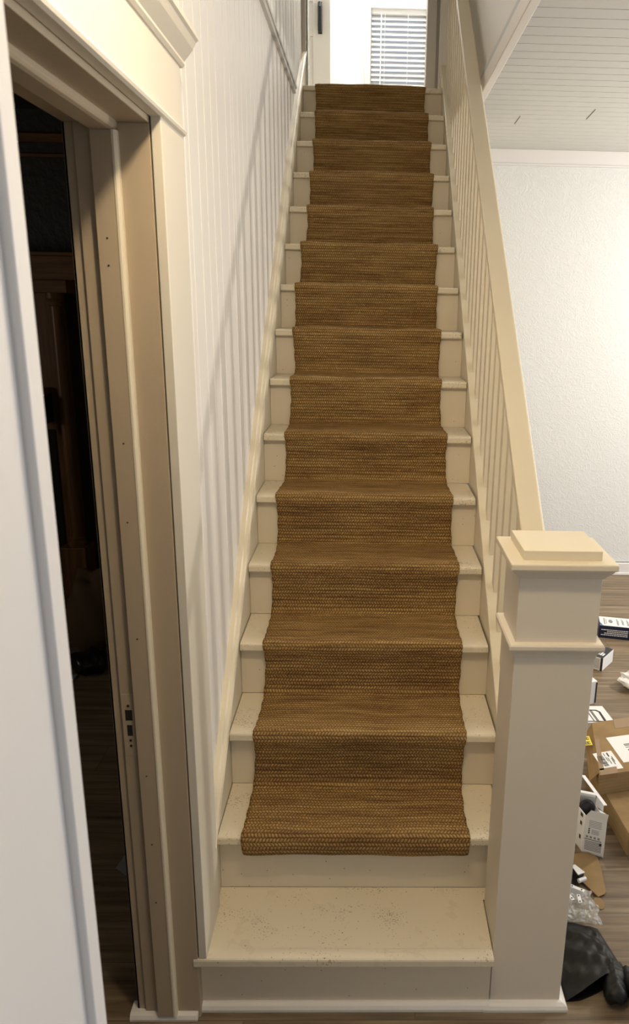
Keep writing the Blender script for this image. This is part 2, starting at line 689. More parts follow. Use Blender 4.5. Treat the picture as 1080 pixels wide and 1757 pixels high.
# strike plate, painted over, with its two pockets
sp = obj('strike_plate', (lambda q: (box(q, -0.151, -0.120, -0.0012, 0.002, 0.785, 0.945), q)[1])(BM()), M['jamb'], d1, 0.0006)
b = BM()
box(b, -0.143, -0.127, -0.0018, 0.001, 0.878, 0.905)
box(b, -0.141, -0.129, -0.0018, 0.001, 0.838, 0.866)
for zz in (0.916, 0.826, 0.812):
    bmesh.ops.create_cone(b, cap_ends=True, segments=10, radius1=0.003, radius2=0.003, depth=0.003,
                          matrix=Matrix.Translation((-0.135, -0.0012, zz)) @ Matrix.Rotation(math.pi / 2, 4, 'X'))
obj('latch_pocket', b, M['hole'], sp)
b = BM()
for zz, xx in ((1.93, -0.098), (1.88, -0.099), (1.53, -0.096), (1.36, -0.1), (1.09, -0.098), (0.74, -0.1), (0.55, -0.099), (0.38, -0.1)):
    bmesh.ops.create_cone(b, cap_ends=True, segments=8, radius1=0.0018, radius2=0.0018, depth=0.002,
                          matrix=Matrix.Translation((xx, -0.0156, zz)) @ Matrix.Rotation(math.pi / 2, 4, 'X'))
obj('nail_hole', b, M['hole'], d1)['kind'] = 'stuff'
b = BM()
prism(b, [(0.03, 0.0), (-0.014, 0.0), (-0.0145, 0.008), (-0.010, 0.016), (-0.002, 0.021), (0.03, 0.022)], 0, -0.192, -0.016)
obj('shoe_molding', b, M['white'], d1, 0.001)

# near door frame at the edge of the picture
d2 = struct_root('door_2', (0.06, -1.0, 0.0))
b = BM()
box(b, -0.175, 0.132, -1.5, -0.926, 0.0, 2.76)
obj('jamb_board', b, M['cool'], d2, 0.002)
b = BM()
box(b, 0.10, 0.1405, -0.950, -0.923, 0.0, 2.76)
obj('door_stop', b, M['cool'], d2, 0.0025, seg=3)

# ------------------------------------------------------------------ staircase
st = thing('staircase', (0.4, 0.0, 0.0), 'cream painted wooden staircase with sixteen risers between panelled wall and railing', 'staircase')
TH = 0.026


def tread_poly(y0, y1, zt):
    r = 0.006
    return [(y1, zt), (y0 + r, zt), (y0 + 0.0018, zt - 0.002), (y0, zt - r), (y0, zt - TH + 0.004), (y0 + 0.003, zt - TH), (y1, zt - TH)]


for k in range(1, NSTEP + 1):
    y0 = (k - 1) * GO
    zt = k * RISE
    xa, xb = XL + random.uniform(0.0015, 0.0035), XR - random.uniform(0.004, 0.009)
    b = BM()
    if k == 1:
        prism(b, tread_poly(-0.003, 0.0325, zt), 0, -0.0205, 0.7545)
        prism(b, [(y, z) for y, z in ((0.032, zt), (GO + NOSE, zt), (GO + NOSE, zt - TH), (0.032, zt - TH))], 0, 0.0035, 0.7545)
        box(b, 0.7545, XR - 0.002, 0.2, GO + NOSE, zt - TH, zt)
    elif k == NSTEP:
        prism(b, tread_poly(y0, y0 + 0.09, zt), 0, xa, xb)
    else:
        prism(b, tread_poly(y0, k * GO + NOSE + 0.0, zt), 0, xa, xb)
    obj('tread', b, M['tread'], st)
    b = BM()
    x0, x1 = (-0.017, 0.7545) if k == 1 else (XL + 0.001, XR - 0.001)
    yr = y0 + NOSE
    box(b, x0, x1, yr, yr + 0.018, (k - 1) * RISE + (0.0012 if k > 1 else 0), zt - TH + 0.0002)
    obj('riser', b, M['riser'], st)
b = BM()
prism(b, [(0.03, 0.0), (0.012, 0.0), (0.0115, 0.009), (0.016, 0.018), (0.023, 0.0235), (0.03, 0.024)], 0, -0.016, 0.755)
obj('shoe_molding', b, M['white'], st, 0.001)
# skirt board on the panelled wall with its moulded top
TOPA = [(0.0, 0.262), (0.4, 0.266), (0.6, 0.292), (0.9, 0.325), (1.45, 0.345), (2.43, 0.345), (3.0, 0.31), (Y_END, 0.255)]


def topA(y):
    for (a, va), (c, vc) in zip(TOPA, TOPA[1:]):
        if y <= c:
            return va + (vc - va) * (y - a) / (c - a)
    return TOPA[-1][1]


b = BM()
ys = [0.012 + (Y_END - 0.012) * i / 24 for i in range(25)]
poly = [(yy, S * yy + topA(yy)) for yy in ys] + [(Y_END, Z_TOP - 0.02)] + [(3.3, S * 3.3 - 0.17), (0.36, 0.17), (0.30, 0.191), (0.012, 0.191)]
prism(b, poly, 0, WX, XL)
obj('skirt_board', b, M['cream'], st, 0.001)
b = BM()
rings = []
for yy in ys[1:]:
    zt = S * yy + topA(yy)
    rings.append([(WX - 0.002, yy, zt - 0.004), (XL + 0.0105, yy, zt - 0.012), (XL + 0.0125, yy, zt - 0.004), (XL + 0.009, yy, zt + 0.006),
                  (XL + 0.001, yy, zt + 0.009), (XL - 0.003, yy, zt + 0.016), (WX - 0.002, yy, zt + 0.02)])
ring_loft(b, rings)
obj('skirt_cap', b, M['cream'], st)
# closed stringer on the living room side
b = BM()
prism(b, [(0.19, 0.0), (0.19, S * 0.19 + 0.185), (Y_END - 0.003, S * (Y_END - 0.003) + 0.185), (Y_END - 0.003, Z_TOP - 0.3), (3.0, 0.0)], 0, XR, XR + 0.07)
obj('stringer', b, M['cream'], st, 0.0015)
b = BM()
prism(b, [(0.19, S * 0.19 + 0.183), (0.19, S * 0.19 + 0.203), (Y_END - 0.004, S * Y_END + 0.203), (Y_END - 0.004, S * Y_END + 0.183)], 0, XR - 0.001, XR + 0.082)
obj('stringer_cap', b, M['cream'], st, 0.003)

# ------------------------------------------------------------------ railing: newel, handrail, balusters
rl = thing('stair_railing', (0.853, 0.11, 0.0), 'cream stair railing with boxed newel post, sloping handrail and square balusters', 'railing')
NX0, NX1, NY0, NY1 = 0.757, 0.946, 0.03, 0.19
b = BM()
box(b, NX0, NX1, NY0, NY1, 0.0, 1.262)
newel = obj('newel_post', b, M['newel'], rl, 0.002)


def square_rings(bm, prof):
    ring_loft(bm, [frame_ring(NX0 - o, NX1 + o, NY0 - o, NY1 + o, z) for o, z in prof])


b = BM()
square_rings(b, [(0.001, 0.0), (0.019, 0.0), (0.0195, 0.008), (0.015, 0.016), (0.008, 0.021), (0.001, 0.0225)])
obj('base_molding', b, M['white'], newel)
b = BM()
square_rings(b, [(0.001, 1.030), (0.003, 1.040), (0.008, 1.049), (0.015, 1.054), (0.0165, 1.058), (0.0165, 1.066), (0.013, 1.070), (0.001, 1.071)])
obj('collar_molding', b, M['newel'], newel)
b = BM()
square_rings(b, [(0.001, 1.228), (0.004, 1.230), (0.009, 1.238), (0.017, 1.247), (0.020, 1.252), (0.020, 1.2535)])
obj('cap_molding', b, M['newel'], newel)
b = BM()
box(b, NX0 - 0.026, NX1 + 0.026, NY0 - 0.026, NY1 + 0.026, 1.2535, 1.2695)
obj('cap_plate', b, M['cream'], newel, 0.003)
b = BM()
box(b, NX0 + 0.006, NX1 - 0.004, NY0 + 0.004, NY1 + 0.004, 1.2685, 1.292)
obj('cap_block', b, M['cream'], newel, 0.002)
# handrail
RA = 0.93
b = BM()


def rail_ring(yy):
    z = S * yy + RA
    P = [(0.8235, -0.004), (0.8265, 0.0), (0.8815, 0.0), (0.8865, -0.003), (0.889, -0.009), (0.889, -0.028), (0.884, -0.034), (0.878, -0.042),
         (0.832, -0.042), (0.826, -0.032), (0.8235, -0.026)]
    return [(x, yy, z + dz) for x, dz in P]


ring_loft(b, [rail_ring(NY1 - 0.005), rail_ring(Y_END - 0.005)])
obj('handrail', b, M['cream'], rl, 0.001)
b = BM()
prism(b, [(NY1 - 0.005, S * NY1 + RA - 0.050), (NY1 - 0.005, S * NY1 + RA - 0.040), (Y_END, S * Y_END + RA - 0.036), (Y_END, S * Y_END + RA - 0.046)], 0, 0.836, 0.872)
obj('rail_fillet', b, M['cream'], rl)
pitch = GO / 2
yy = 0.262
bal = None
while yy < Y_END - 0.03:
    if bal is None:
        b = BM()
        hw = 0.0165
        za, zb = 0.200, RA - 0.040
        y0, y1 = yy - hw, yy + hw
        vs = box(b, 0.8375, 0.8705, y0, y1, 0, 1)
        for v in vs:
            v.co.z = S * v.co.y + (za if v.co.z < 0.5 else zb)
        bal = obj('baluster', b, M['cream'], rl, 0.0012)
        base = (yy, bal.location.copy())
    else:
        c = bal.copy()
        COL.objects.link(c)
        c.parent = rl
        c.location = base[1] + Vector((0, yy - base[0], S * (yy - base[0])))
    yy += pitch

# ------------------------------------------------------------------ head of the stairs
b = BM()
box(b, -1.6, 2.0, Y_TOP + 0.085, 5.75, Z_TOP - 0.08, Z_TOP)
struct('floor_landing', b, M['tread'])
d3 = struct_root('door_3', (0.4, Y_END, Z_TOP))
b = BM()
box(b, -0.175, -0.003, Y_END, Y_END + 0.12, Z_TOP, 5.45)
box(b, 0.80, VOID_X + 0.09, Y_END, Y_END + 0.12, Z_TOP - 0.5, 5.45)
struct('wall_landing', b, M['white'])
b = BM()
box(b, -0.014, 0.010, Y_END - 0.016, Y_END + 0.12, Z_TOP, 5.2)
box(b, 0.013, 0.019, Y_END + 0.02, Y_END + 0.13, Z_TOP, 5.2)
obj('door_casing', b, M['doorwhite'], d3, 0.001)
b = BM()
box(b, 0.726, 0.782, Y_END + 0.0, Y_END + 0.13, Z_TOP, 5.2)
box(b, 0.782, 0.80, Y_END + 0.03, Y_END + 0.13, Z_TOP, 5.2)
obj('door_casing', b, M['doorwhite'], d3, 0.001)

# far wall of the landing with the window
WY = 5.6
wx0, wx1, wz0, wz1 = 0.385, 0.86, 3.35, 4.222
b = BM()
box(b, 0.06, wx0, WY, WY + 0.12, Z_TOP, 5.45)
box(b, wx1, 2.0, WY, WY + 0.12, Z_TOP, 5.45)
box(b, wx0, wx1, WY, WY + 0.12, Z_TOP, wz0)
box(b, wx0, wx1, WY, WY + 0.12, wz1, 5.45)
box(b, -1.6, 0.06, WY, WY + 0.12, Z_TOP, 5.45)
struct('wall_upstairs_back', b, M['hallwhite'])
b = BM()
box(b, -1.7, -1.6, Y_END, WY, Z_TOP, 5.45)
box(b, -1.6, -0.175, Y_END, Y_END + 0.1, Z_TOP, 5.45)
box(b, 2.0, 2.1, Y_END, WY, Z_TOP, 5.45)
box(b, VOID_X + 0.09, 2.1, Y_END, Y_END + 0.1, Z_TOP, 5.45)
struct('wall_upstairs_side', b, M['hallwhite'])
b = BM()
box(b, -1.7, 2.1, -0.33, WY + 0.1, 5.45, 5.55)
struct('ceiling_upstairs', b, M['hallwhite'])

w1 = struct_root('window_1', (0.62, WY, wz0))
b = BM()
t_ = 0.05
box(b, wx0 - t_, wx0 + 0.002, WY - 0.018, WY + 0.02, wz0 - 0.05, wz1 + t_)
box(b, wx1 - 0.002, wx1 + t_, WY - 0.018, WY + 0.02, wz0 - 0.05, wz1 + t_)
box(b, wx0 + 0.002, wx1 - 0.002, WY - 0.018, WY + 0.02, wz1 - 0.004, wz1 + t_)
obj('window_casing', b, M['cool'], w1, 0.003)
b = BM()
for x0, x1, z0, z1 in ((wx0, wx0 + 0.03, wz0, wz1), (wx1 - 0.03, wx1, wz0, wz1), (wx0 + 0.03, wx1 - 0.03, wz1 - 0.03, wz1),
                       (wx0 + 0.03, wx1 - 0.03, wz0, wz0 + 0.03), (wx0 + 0.03, wx1 - 0.03, 3.70, 3.73)):
    box(b, x0, x1, WY + 0.075, WY + 0.105, z0, z1)
obj('sash', b, M['cool'], w1, 0.002)
b = BM()
box(b, wx0 + 0.02, wx1 - 0.02, WY + 0.088, WY + 0.092, wz0 + 0.02, wz1 - 0.02)
obj('glass_pane', b, M['glass'], w1)

bl = thing('window_blind', (0.62, WY + 0.03, wz0), 'white slatted blind half open over the window at the stair head', 'blind')
b = BM()
box(b, wx0 + 0.006, wx1 - 0.006, WY + 0.008, WY + 0.05, wz1 - 0.038, wz1 - 0.002)
obj('headrail', b, M['slat'], bl, 0.003)
z = wz1 - 0.062
sl = None
while z > wz0 + 0.02:
    if sl is None:
        b = BM()
        ang = math.radians(50)
        dy, dz = 0.0235 * math.cos(ang), 0.0235 * math.sin(ang)
        yc = WY + 0.034
        prism(b, [(yc - dy, z - dz), (yc - dy * 0.3, z - dz * 0.3 + 0.0035), (yc + dy * 0.4, z + dz * 0.4 + 0.003), (yc + dy, z + dz),
                  (yc + dy * 0.4, z + dz * 0.4 + 0.0015), (yc - dy * 0.3, z - dz * 0.3 + 0.002)], 0, wx0 + 0.008, wx1 - 0.008)
        sl = obj('slat', b, M['slat'], bl)
        z_first = z
        loc0 = sl.location.copy()
    else:
        c = sl.copy()
        COL.objects.link(c)
        c.parent = bl
        c.location = loc0 + Vector((0, 0, z - z_first))
    z -= 0.0385
b = BM()
tube(b, [(0.474, WY - 0.004, wz1 - 0.04), (0.470, WY - 0.006, wz0 + 0.3)], 0.0045, 8)
obj('tilt_wand', b, M['slat'], bl)
for xx in (0.505, 0.70):
    b = BM()
    tube(b, [(xx, WY + 0.004, wz1 - 0.04), (xx, WY + 0.004, wz0 + 0.02)], 0.0018, 6)
    obj('cord', b, M['slat'], bl)

# closet door with a black pull beside the bright wall
d4 = struct_root('door_4', (-0.1, 4.95, Z_TOP))
b = BM()
box(b, -0.66, 0.077, 4.955, 4.985, Z_TOP + 0.008, 5.06)
obj('door_leaf', b, M['doorwhite'], d4, 0.002)
b = BM()
for x0, x1, z0, z1 in ((-0.66, -0.055, 4.032, 5.06), (-0.055, 0.077, Z_TOP + 0.008, 5.06), (-0.66, -0.055, Z_TOP + 0.008, 3.25), (-0.66, -0.055, 3.80, 3.83)):
    box(b, x0, x1, 4.944, 4.956, z0, z1)
obj('door_rail', b, M['doorwhite'], d4, 0.002)
b = BM()
tube(b, [(0.0, 4.944, 4.012), (0.0, 4.918, 4.01), (0.0, 4.908, 3.985), (0.001, 4.905, 3.92), (0.0, 4.908, 3.86), (0.0, 4.918, 3.835), (0.0, 4.944, 3.832)], 0.0165, 10)
box(b, -0.015, 0.015, 4.938, 4.945, 3.815, 4.03)
obj('door_pull', b, M['black'], d4, smooth=False)
b = BM()
box(b, -0.70, 0.077, 4.955, WY, 5.06, 5.45)
struct('trim_5', b, M['hallwhite'])

# ------------------------------------------------------------------ stair runner
EDGE = {16: (.079, .716), 15: (.088, .722), 14: (.093, .728), 13: (.092, .729), 12: (.092, .721), 11: (.082, .724), 10: (.070, .717),
        9: (.081, .716), 8: (.091, .707), 7: (.087, .716), 6: (.080, .723), 5: (.083, .728), 4: (.083, .724), 3: (.080, .717), 2: (.072, .708)}
path = []           # (y, z, x left, x right, arc slack)
RT = 0.009          # thickness of the weave
path.append((Y_TOP + 0.075, Z_TOP + RT, *EDGE[16]))
for k in range(NSTEP, 1, -1):
    yn, zt = (k - 1) * GO, k * RISE
    l, r_ = EDGE[k]
    roll = 0.004 + 0.003 * random.random()
    if k < NSTEP:
        yb = k * GO + NOSE - RT
        l2, r2 = EDGE[k + 1]
        lm, rm = (l + l2) / 2 - 0.002 + random.uniform(-.003, .003), (r_ + r2) / 2 + random.uniform(-.002, .003)
        path.append((yb - 0.004, zt + RT + 0.014, lm, rm))
        path.append((yb - 0.016, zt + RT + 0.003, lm, rm))
        path.append((yb - 0.07, zt + RT + 0.0005, lm * .5 + l * .5, rm * .5 + r_ * .5))
        path.append((yn + 0.09, zt + RT + 0.0015, l, r_))
        path.append((yn + 0.045, zt + RT + roll * 0.6, l, r_))
    path.append((yn + 0.016, zt + RT + roll, l - .001, r_ + .001))
    path.append((yn + 0.002, zt + RT + roll - 0.001, l - .002, r_ + .002))
    path.append((yn - RT * 0.75, zt + RT * 0.55 + roll * 0.4, l - .002, r_ + .002))
    path.append((yn - RT - 0.001, zt - 0.006, l - .002, r_ + .002))
    if k > 2:
        path.append((yn - RT, zt - 0.018, l - .001, r_ + .001))
        path.append((yn - RT + 0.004, zt - TH - 0.006, l + .001, r_ - .001))
        path.append((yn + 0.004, zt - TH - 0.020, l + .001, r_ - .001))
        path.append((yn + 0.012, zt - TH - 0.06, l + .001, r_ - .001))
    else:
        path.append((yn - RT - 0.003, zt - 0.03, l - .001, r_))
        path.append((yn - RT - 0.002, zt - 0.044, l, r_))
        path.append((yn - RT + 0.004, zt - 0.053, l + .001, r_ - .001))
# refine the path
fine = []
for a, c in zip(path, path[1:]):
    d = math.hypot(c[0] - a[0], c[1] - a[1])
    n = max(1, int(d / 0.012))
    for i in range(n):
        t = i / n
        fine.append(tuple(a[j] + (c[j] - a[j]) * t for j in range(4)))
fine.append(path[-1])
# smooth once
sm = [fine[0]]
for i in range(1, len(fine) - 1):
    sm.append(tuple((fine[i - 1][j] + 2 * fine[i][j] + fine[i + 1][j]) / 4 for j in range(4)))
sm.append(fine[-1])
fine = sm
NXR = 48
b = BM()
uvl = b.loops.layers.uv.new('weave')
rows_t, rows_b, arc = [], [], [0.0]
for i in range(1, len(fine)):
    arc.append(arc[-1] + math.hypot(fine[i][0] - fine[i - 1][0], fine[i][1] - fine[i - 1][1]))
ph = [random.random() * 6 for _ in range(4)]
for i, (yy, zz, l, r_) in enumerate(fine):
    a, c = fine[max(i - 1, 0)], fine[min(i + 1, len(fine) - 1)]
    ty, tz = c[0] - a[0], c[1] - a[1]
    ln = math.hypot(ty, tz) or 1
    ny, nz = tz / ln, -ty / ln          # walking down the stairs: outward normal
    el = 0.0014 * math.sin(arc[i] * 2 * math.pi / 0.011) + 0.002 * math.sin(arc[i] * 9 + ph[0])
    er = 0.0014 * math.sin(arc[i] * 2 * math.pi / 0.0115 + 1) + 0.002 * math.sin(arc[i] * 8 + ph[1])
    l2, r2 = l + el, r_ + er
    top, bot = [], []
    for j in range(NXR + 1):
        u = j / NXR
        x = l2 + (r2 - l2) * u
        w = 0.0016 * math.sin(u * 7 + arc[i] * 5 + ph[2]) + 0.001 * math.sin(u * 19 + arc[i] * 13 + ph[3])
        w += random.uniform(-.0004, .0004)
        w *= 1.0 if i else 0
        hem = 0.0025 if j in (0, NXR) else 0.0
        top.append(b.verts.new((x, yy + ny * (w - hem), zz + nz * (w - hem))))
        bot.append(b.verts.new((x, yy - ny * (RT * 0.75), zz - nz * (RT * 0.75))))
    rows_t.append(top)
    rows_b.append(bot)
vi = {}
for i in range(len(fine)):
    for j in range(NXR + 1):
        vi[rows_t[i][j]] = (j / NXR * 0.635, arc[i])
        vi[rows_b[i][j]] = (j / NXR * 0.635, arc[i] + 0.004)
n = len(fine)
for i in range(n - 1):
    for j in range(NXR):
        b.faces.new([rows_t[i][j], rows_t[i + 1][j], rows_t[i + 1][j + 1], rows_t[i][j + 1]])
        b.faces.new([rows_b[i][j], rows_b[i][j + 1], rows_b[i + 1][j + 1], rows_b[i + 1][j]])
    for j in (0, NXR):
        b.faces.new([rows_t[i][j], rows_b[i][j], rows_b[i + 1][j], rows_t[i + 1][j]])
for i in (0, n - 1):
    for j in range(NXR):
        b.faces.new([rows_t[i][j], rows_t[i][j + 1], rows_b[i][j + 1], rows_b[i][j]])
for f in b.faces:
    f.smooth = True
    for lp in f.loops:
        lp[uvl].uv = vi[lp.vert]
rn = obj('stair_runner', b, M['jute'], smooth=True)
tag(rn, 'long brown woven jute runner laid down the middle of the stairs', 'runner')

# ------------------------------------------------------------------ things on the living room floor


class Frame:
    """Local axes of a carton: origin at a bottom corner, ex along its front, ey to its back."""

    def __init__(self, o, ex, ey, ez=(0, 0, 1)):
        self.o, self.ex, self.ey, self.ez = Vector(o), Vector(ex), Vector(ey), Vector(ez)

    def p(self, x, y, z):
        return self.o + self.ex * x + self.ey * y + self.ez * z

    def box(self, bm, x0, x1, y0, y1, z0, z1):
        vs = [bm.verts.new(self.p(*q)) for q in ((x0, y0, z0), (x1, y0, z0), (x1, y1, z0), (x0, y1, z0),
                                                 (x0, y0, z1), (x1, y0, z1), (x1, y1, z1), (x0, y1, z1))]
        for f in ((3, 2, 1, 0), (4, 5, 6, 7), (0, 1, 5, 4), (1, 2, 6, 5), (2, 3, 7, 6), (3, 0, 4, 7)):
            bm.faces.new([vs[i] for i in f])


def unit(x, y):
    v = Vector((x, y, 0))
    return v.normalized()


def rot90(v):
    return Vector((-v.y, v.x, 0))


def bars(bm, fr, face, spots, t=0.0006):
    """Printed marks: thin raised rectangles on a carton face. face: ('top', z) or ('front', y) or ('left', x)."""
    kind, val = face
    for a0, a1, c0, c1 in spots:
        if kind == 'top':
            fr.box(bm, a0, a1, c0, c1, val - 0.001, val + t)
        elif kind == 'front':
            fr.box(bm, a0, a1, val - t, val + 0.001, c0, c1)
        else:
            fr.box(bm, val - t, val + 0.001, a0, a1, c0, c1)


# navy and white carton near the far wall
ex = unit(0.153, -0.035)
fr = Frame((1.752, 2.376, 0.0), ex, rot90(ex))
b = BM()
fr.box(b, 0, 0.32, 0, 0.135, 0, 0.0765)
bx = obj('product_carton', b, M['navy'], bevel=0.0015)
tag(bx, 'navy blue carton with white top lying near the far white wall', 'box')
b = BM()
fr.box(b, 0.004, 0.318, 0.002, 0.133, 0.076, 0.0772)
top = obj('white_top', b, M['whitecard'], bx)
tag(top, 'white printed top')
b = BM()
bars(b, fr, ('top', 0.0772), [(0.028, 0.034, 0.02, 0.11), (0.04, 0.043, 0.03, 0.1)] +
     [(0.1 + 0.028 * i + 0.004 * q, 0.1025 + 0.028 * i + 0.004 * q, 0.02 + 0.01 * (i % 2), 0.115 - 0.012 * q) for i in range(3) for q in range(3)])
for i in range(6):
    w = 0.014 - abs(i - 2.5) * 0.003
    fr.box(b, 0.066 - w, 0.066 + w, 0.045 + 0.008 * i, 0.053 + 0.008 * i, 0.076, 0.0778)
obj('print', b, M['greyink'], top)
b = BM()
for i, (a0, a1) in enumerate(((0.012, 0.16), (0.045, 0.16), (0.03, 0.16), (0.012, 0.16))):
    z0 = 0.05 - i * 0.0105
    x = a0
    while x < a1:
        w = random.uniform(0.006, 0.016)
        fr.box(b, x, min(x + w, a1), -0.0008, 0.001, z0, z0 + 0.0048)
        x += w + 0.0022
obj('print', b, M['whitecard'], bx)
b = BM()
vs = [b.verts.new(fr.p(*q)) for q in ((0.004, 0.003, 0.0779), (0.02, 0.003, 0.0779), (0.004, 0.05, 0.0779))]
b.faces.new(vs)
obj('blue_flash', b, M['blueink'], top)

# small carton with dark top
ey = unit(0.089, 0.108)
ex = Vector((ey.y, -ey.x, 0))
fr = Frame((1.645, 1.959, 0.0), ex, ey)      # near corner; body extends to the left (-x)
b = BM()
fr.box(b, -0.09, 0.0, 0, 0.145, 0, 0.073)
bx = obj('small_carton', b, M['whitecard'], bevel=0.0015)
tag(bx, 'small pale carton with black printed top on floor in front of the navy carton', 'box')
b = BM()
fr.box(b, -0.09, -0.001, 0.001, 0.142, 0.0725, 0.0737)
fr.box(b, -0.011, 0.0003, -0.0008, 0.003, 0.0, 0.0735)
tp = obj('dark_top', b, M['ink'], bx)
b = BM()
bars(b, fr, ('top', 0.0737), [(-0.055 + 0.012 * i, -0.047 + 0.012 * i, 0.03, 0.07 - 0.01 * (i % 2)) for i in range(4)])
obj('print', b, M['whitecard'], tp)
b = BM()
bars(b, fr, ('front', 0.0), [(-0.055, -0.016, 0.012 + 0.007 * i, 0.0145 + 0.007 * i) for i in range(8)])
obj('print', b, M['greyink'], bx)

# edge of a white carton peeping past the newel
fr = Frame((1.415, 1.60, 0.0), unit(0.95, 0.3), rot90(unit(0.95, 0.3)))
b = BM()
fr.box(b, 0, 0.106, 0, 0.09, 0, 0.118)
bx = obj('slim_carton', b, M['whitecard'], bevel=0.0015)
tag(bx, 'white carton with black edge stripe almost hidden behind newel post', 'box')
b = BM()
fr.box(b, 0.098, 0.1065, -0.0008, 0.0008, 0.004, 0.112)
obj('edge_stripe', b, M['ink'], bx)

# flat white carton with the picture of a black frame
o2 = Vector((1.482, 1.441, 0.0))
ex = unit(1, 0.01)
ey = Vector((-0.05, 1, 0)).normalized()
fr = Frame((1.30, 1.15, 0.0), unit(1, 0.0), Vector((0, 1, 0)))
b = BM()
prism(b, [(1.262, 1.30), (1.497, 1.30), (1.482, 1.441), (1.25, 1.438)], 2, 0.0, 0.097)
bx = obj('white_carton', b, M['whitecard'], bevel=0.0015)
tag(bx, 'flat white carton printed with a black frame behind the taped brown box', 'box')
b = BM()


def fp(u, v, z=0.0972):
    a = Vector((1.25, 1.438, z)).lerp(Vector((1.482, 1.441, z)), u)
    c = Vector((1.262, 1.30, z)).lerp(Vector((1.497, 1.30, z)), u)
    return a.lerp(c, v)


outer = [fp(0.3, 0.2), fp(0.82, 0.24), fp(0.875, 0.36), fp(0.86, 0.95), fp(0.3, 0.95)]
inner = [fp(0.34, 0.27), fp(0.79, 0.3), fp(0.83, 0.38), fp(0.81, 0.9), fp(0.34, 0.9)]
for i in range(5):
    j = (i + 1) % 5
    quad(b, outer[i], outer[j], inner[j], inner[i])
for u in (0.62, 0.68, 0.705):
    quad(b, fp(u, 0.3, 0.0974), fp(u + 0.018, 0.3, 0.0974), fp(u + 0.018, 0.9, 0.0974), fp(u, 0.9, 0.0974))
obj('frame_print', b, M['ink'], bx)

# lower brown box
ex = unit(1, 0.2)
fr = Frame((1.322, 0.602, 0.0), unit(1, 0.16), Vector((-0.06, 1, 0)).normalized())
b = BM()
fr.box(b, 0, 0.55, 0, 0.42, 0, 0.088)
bx = obj('cardboard_box', b, M['card'], bevel=0.002)
tag(bx, 'plain brown cardboard box on floor underneath the taped and labelled one', 'box', 'brown cardboard boxes')

# upper brown box with labels
P0 = Vector((1.274, 0.812, 0.0885))
ex = unit(0.12, 0.028)
ey = unit(0.075, 0.36)
fr = Frame(P0, ex, ey)
HB = 0.085
b = BM()
# body with a slightly sprung left flap
fr.box(b, 0.0, 0.46, 0, 0.37, 0, HB)
bx = obj('cardboard_box', b, M['card'], bevel=0.002)
tag(bx, 'taped brown cardboard box with white shipping labels, topmost of the brown boxes', 'box', 'brown cardboard boxes')
b = BM()
pr = [fr.p(0.001, 0.02, HB - 0.001), fr.p(0.001, 0.36, HB - 0.001), fr.p(-0.03, 0.34, HB - 0.03), fr.p(-0.034, 0.03, HB - 0.04)]
quad(b, *pr)
quad(b, *[q + Vector((0, 0, -0.003)) for q in reversed(pr)])
for i in range(4):
    j = (i + 1) % 4
    quad(b, pr[i], pr[j], pr[j] + Vector((0, 0, -0.003)), pr[i] + Vector((0, 0, -0.003)))
obj('flap', b, M['card'], bx)
b = BM()
fr.box(b, 0.004, 0.075, -0.0008, 0.04, HB - 0.02, HB + 0.0008)
fr.box(b, 0.10, 0.46, 0.30, 0.372, HB - 0.02, HB + 0.0008)
fr.box(b, 0.002, 0.022, 0.03, 0.24, HB - 0.01, HB + 0.0008)
obj('tape', b, M['tape'], bx)


def top_label(fr_, z, corners):
    """corners: world xy of a label on a horizontal carton top."""
    bm_ = BM()
    lo = [bm_.verts.new((x, y, z)) for x, y in corners]
    hi = [bm_.verts.new((x, y, z + 0.0007)) for x, y in corners]
    bm_.faces.new(lo)
    bm_.faces.new(hi)
    for i in range(4):
        bm_.faces.new([lo[i], lo[(i + 1) % 4], hi[(i + 1) % 4], hi[i]])
    return bm_


ZT = P0.z + HB
cA = [(1.288, 0.949), (1.366, 0.970), (1.378, 0.858), (1.299, 0.839)]
lab = obj('shipping_label', top_label(fr, ZT, cA), M['whitecard'], bx)


def lpt(c, u, v, z):
    a = Vector((*c[0], z)).lerp(Vector((*c[1], z)), u)
    d = Vector((*c[3], z)).lerp(Vector((*c[2], z)), u)
    return a.lerp(d, v)


b = BM()
zz = ZT + 0.0011
v = 0.2
while v < 0.78:           # bar code
    w = random.choice((0.012, 0.02, 0.03))
    quad(b, lpt(cA, 0.18, v, zz), lpt(cA, 0.42, v, zz), lpt(cA, 0.42, v + w, zz), lpt(cA, 0.18, v + w, zz))
    v += w + random.choice((0.012, 0.02))
for u, v0, v1 in ((0.10, 0.2, 0.6), (0.5, 0.3, 0.55), (0.5, 0.08, 0.25), (0.58, 0.35, 0.7), (0.66, 0.1, 0.3), (0.74, 0.4, 0.75), (0.8, 0.3, 0.6), (0.7, 0.06, 0.3)):
    quad(b, lpt(cA, u, v0, zz), lpt(cA, u + 0.035, v0, zz), lpt(cA, u + 0.035, v1, zz), lpt(cA, u, v1, zz))
obj('print', b, M['ink'], lab)
cB = [(1.374, 1.060), (1.52, 1.094), (1.535, 0.93), (1.390, 0.893)]
lab = obj('shipping_label', top_label(fr, ZT, cB), M['whitecard'], bx)
b = BM()
for u0, u1, v0, v1 in ((0.34, 0.52, 0.34, 0.37), (0.34, 0.6, 0.4, 0.425), (0.36, 0.46, 0.55, 0.62), (0.5, 0.65, 0.52, 0.62), (0.4, 0.6, 0.68, 0.7), (0.34, 0.62, 0.47, 0.49)):
    quad(b, lpt(cB, u0, v0, zz), lpt(cB, u1, v0, zz), lpt(cB, u1, v1, zz), lpt(cB, u0, v1, zz))
obj('print', b, M['ink'], lab)
cC = [(1.268, 1.066), (1.310, 1.072), (1.306, 1.009), (1.262, 1.003)]
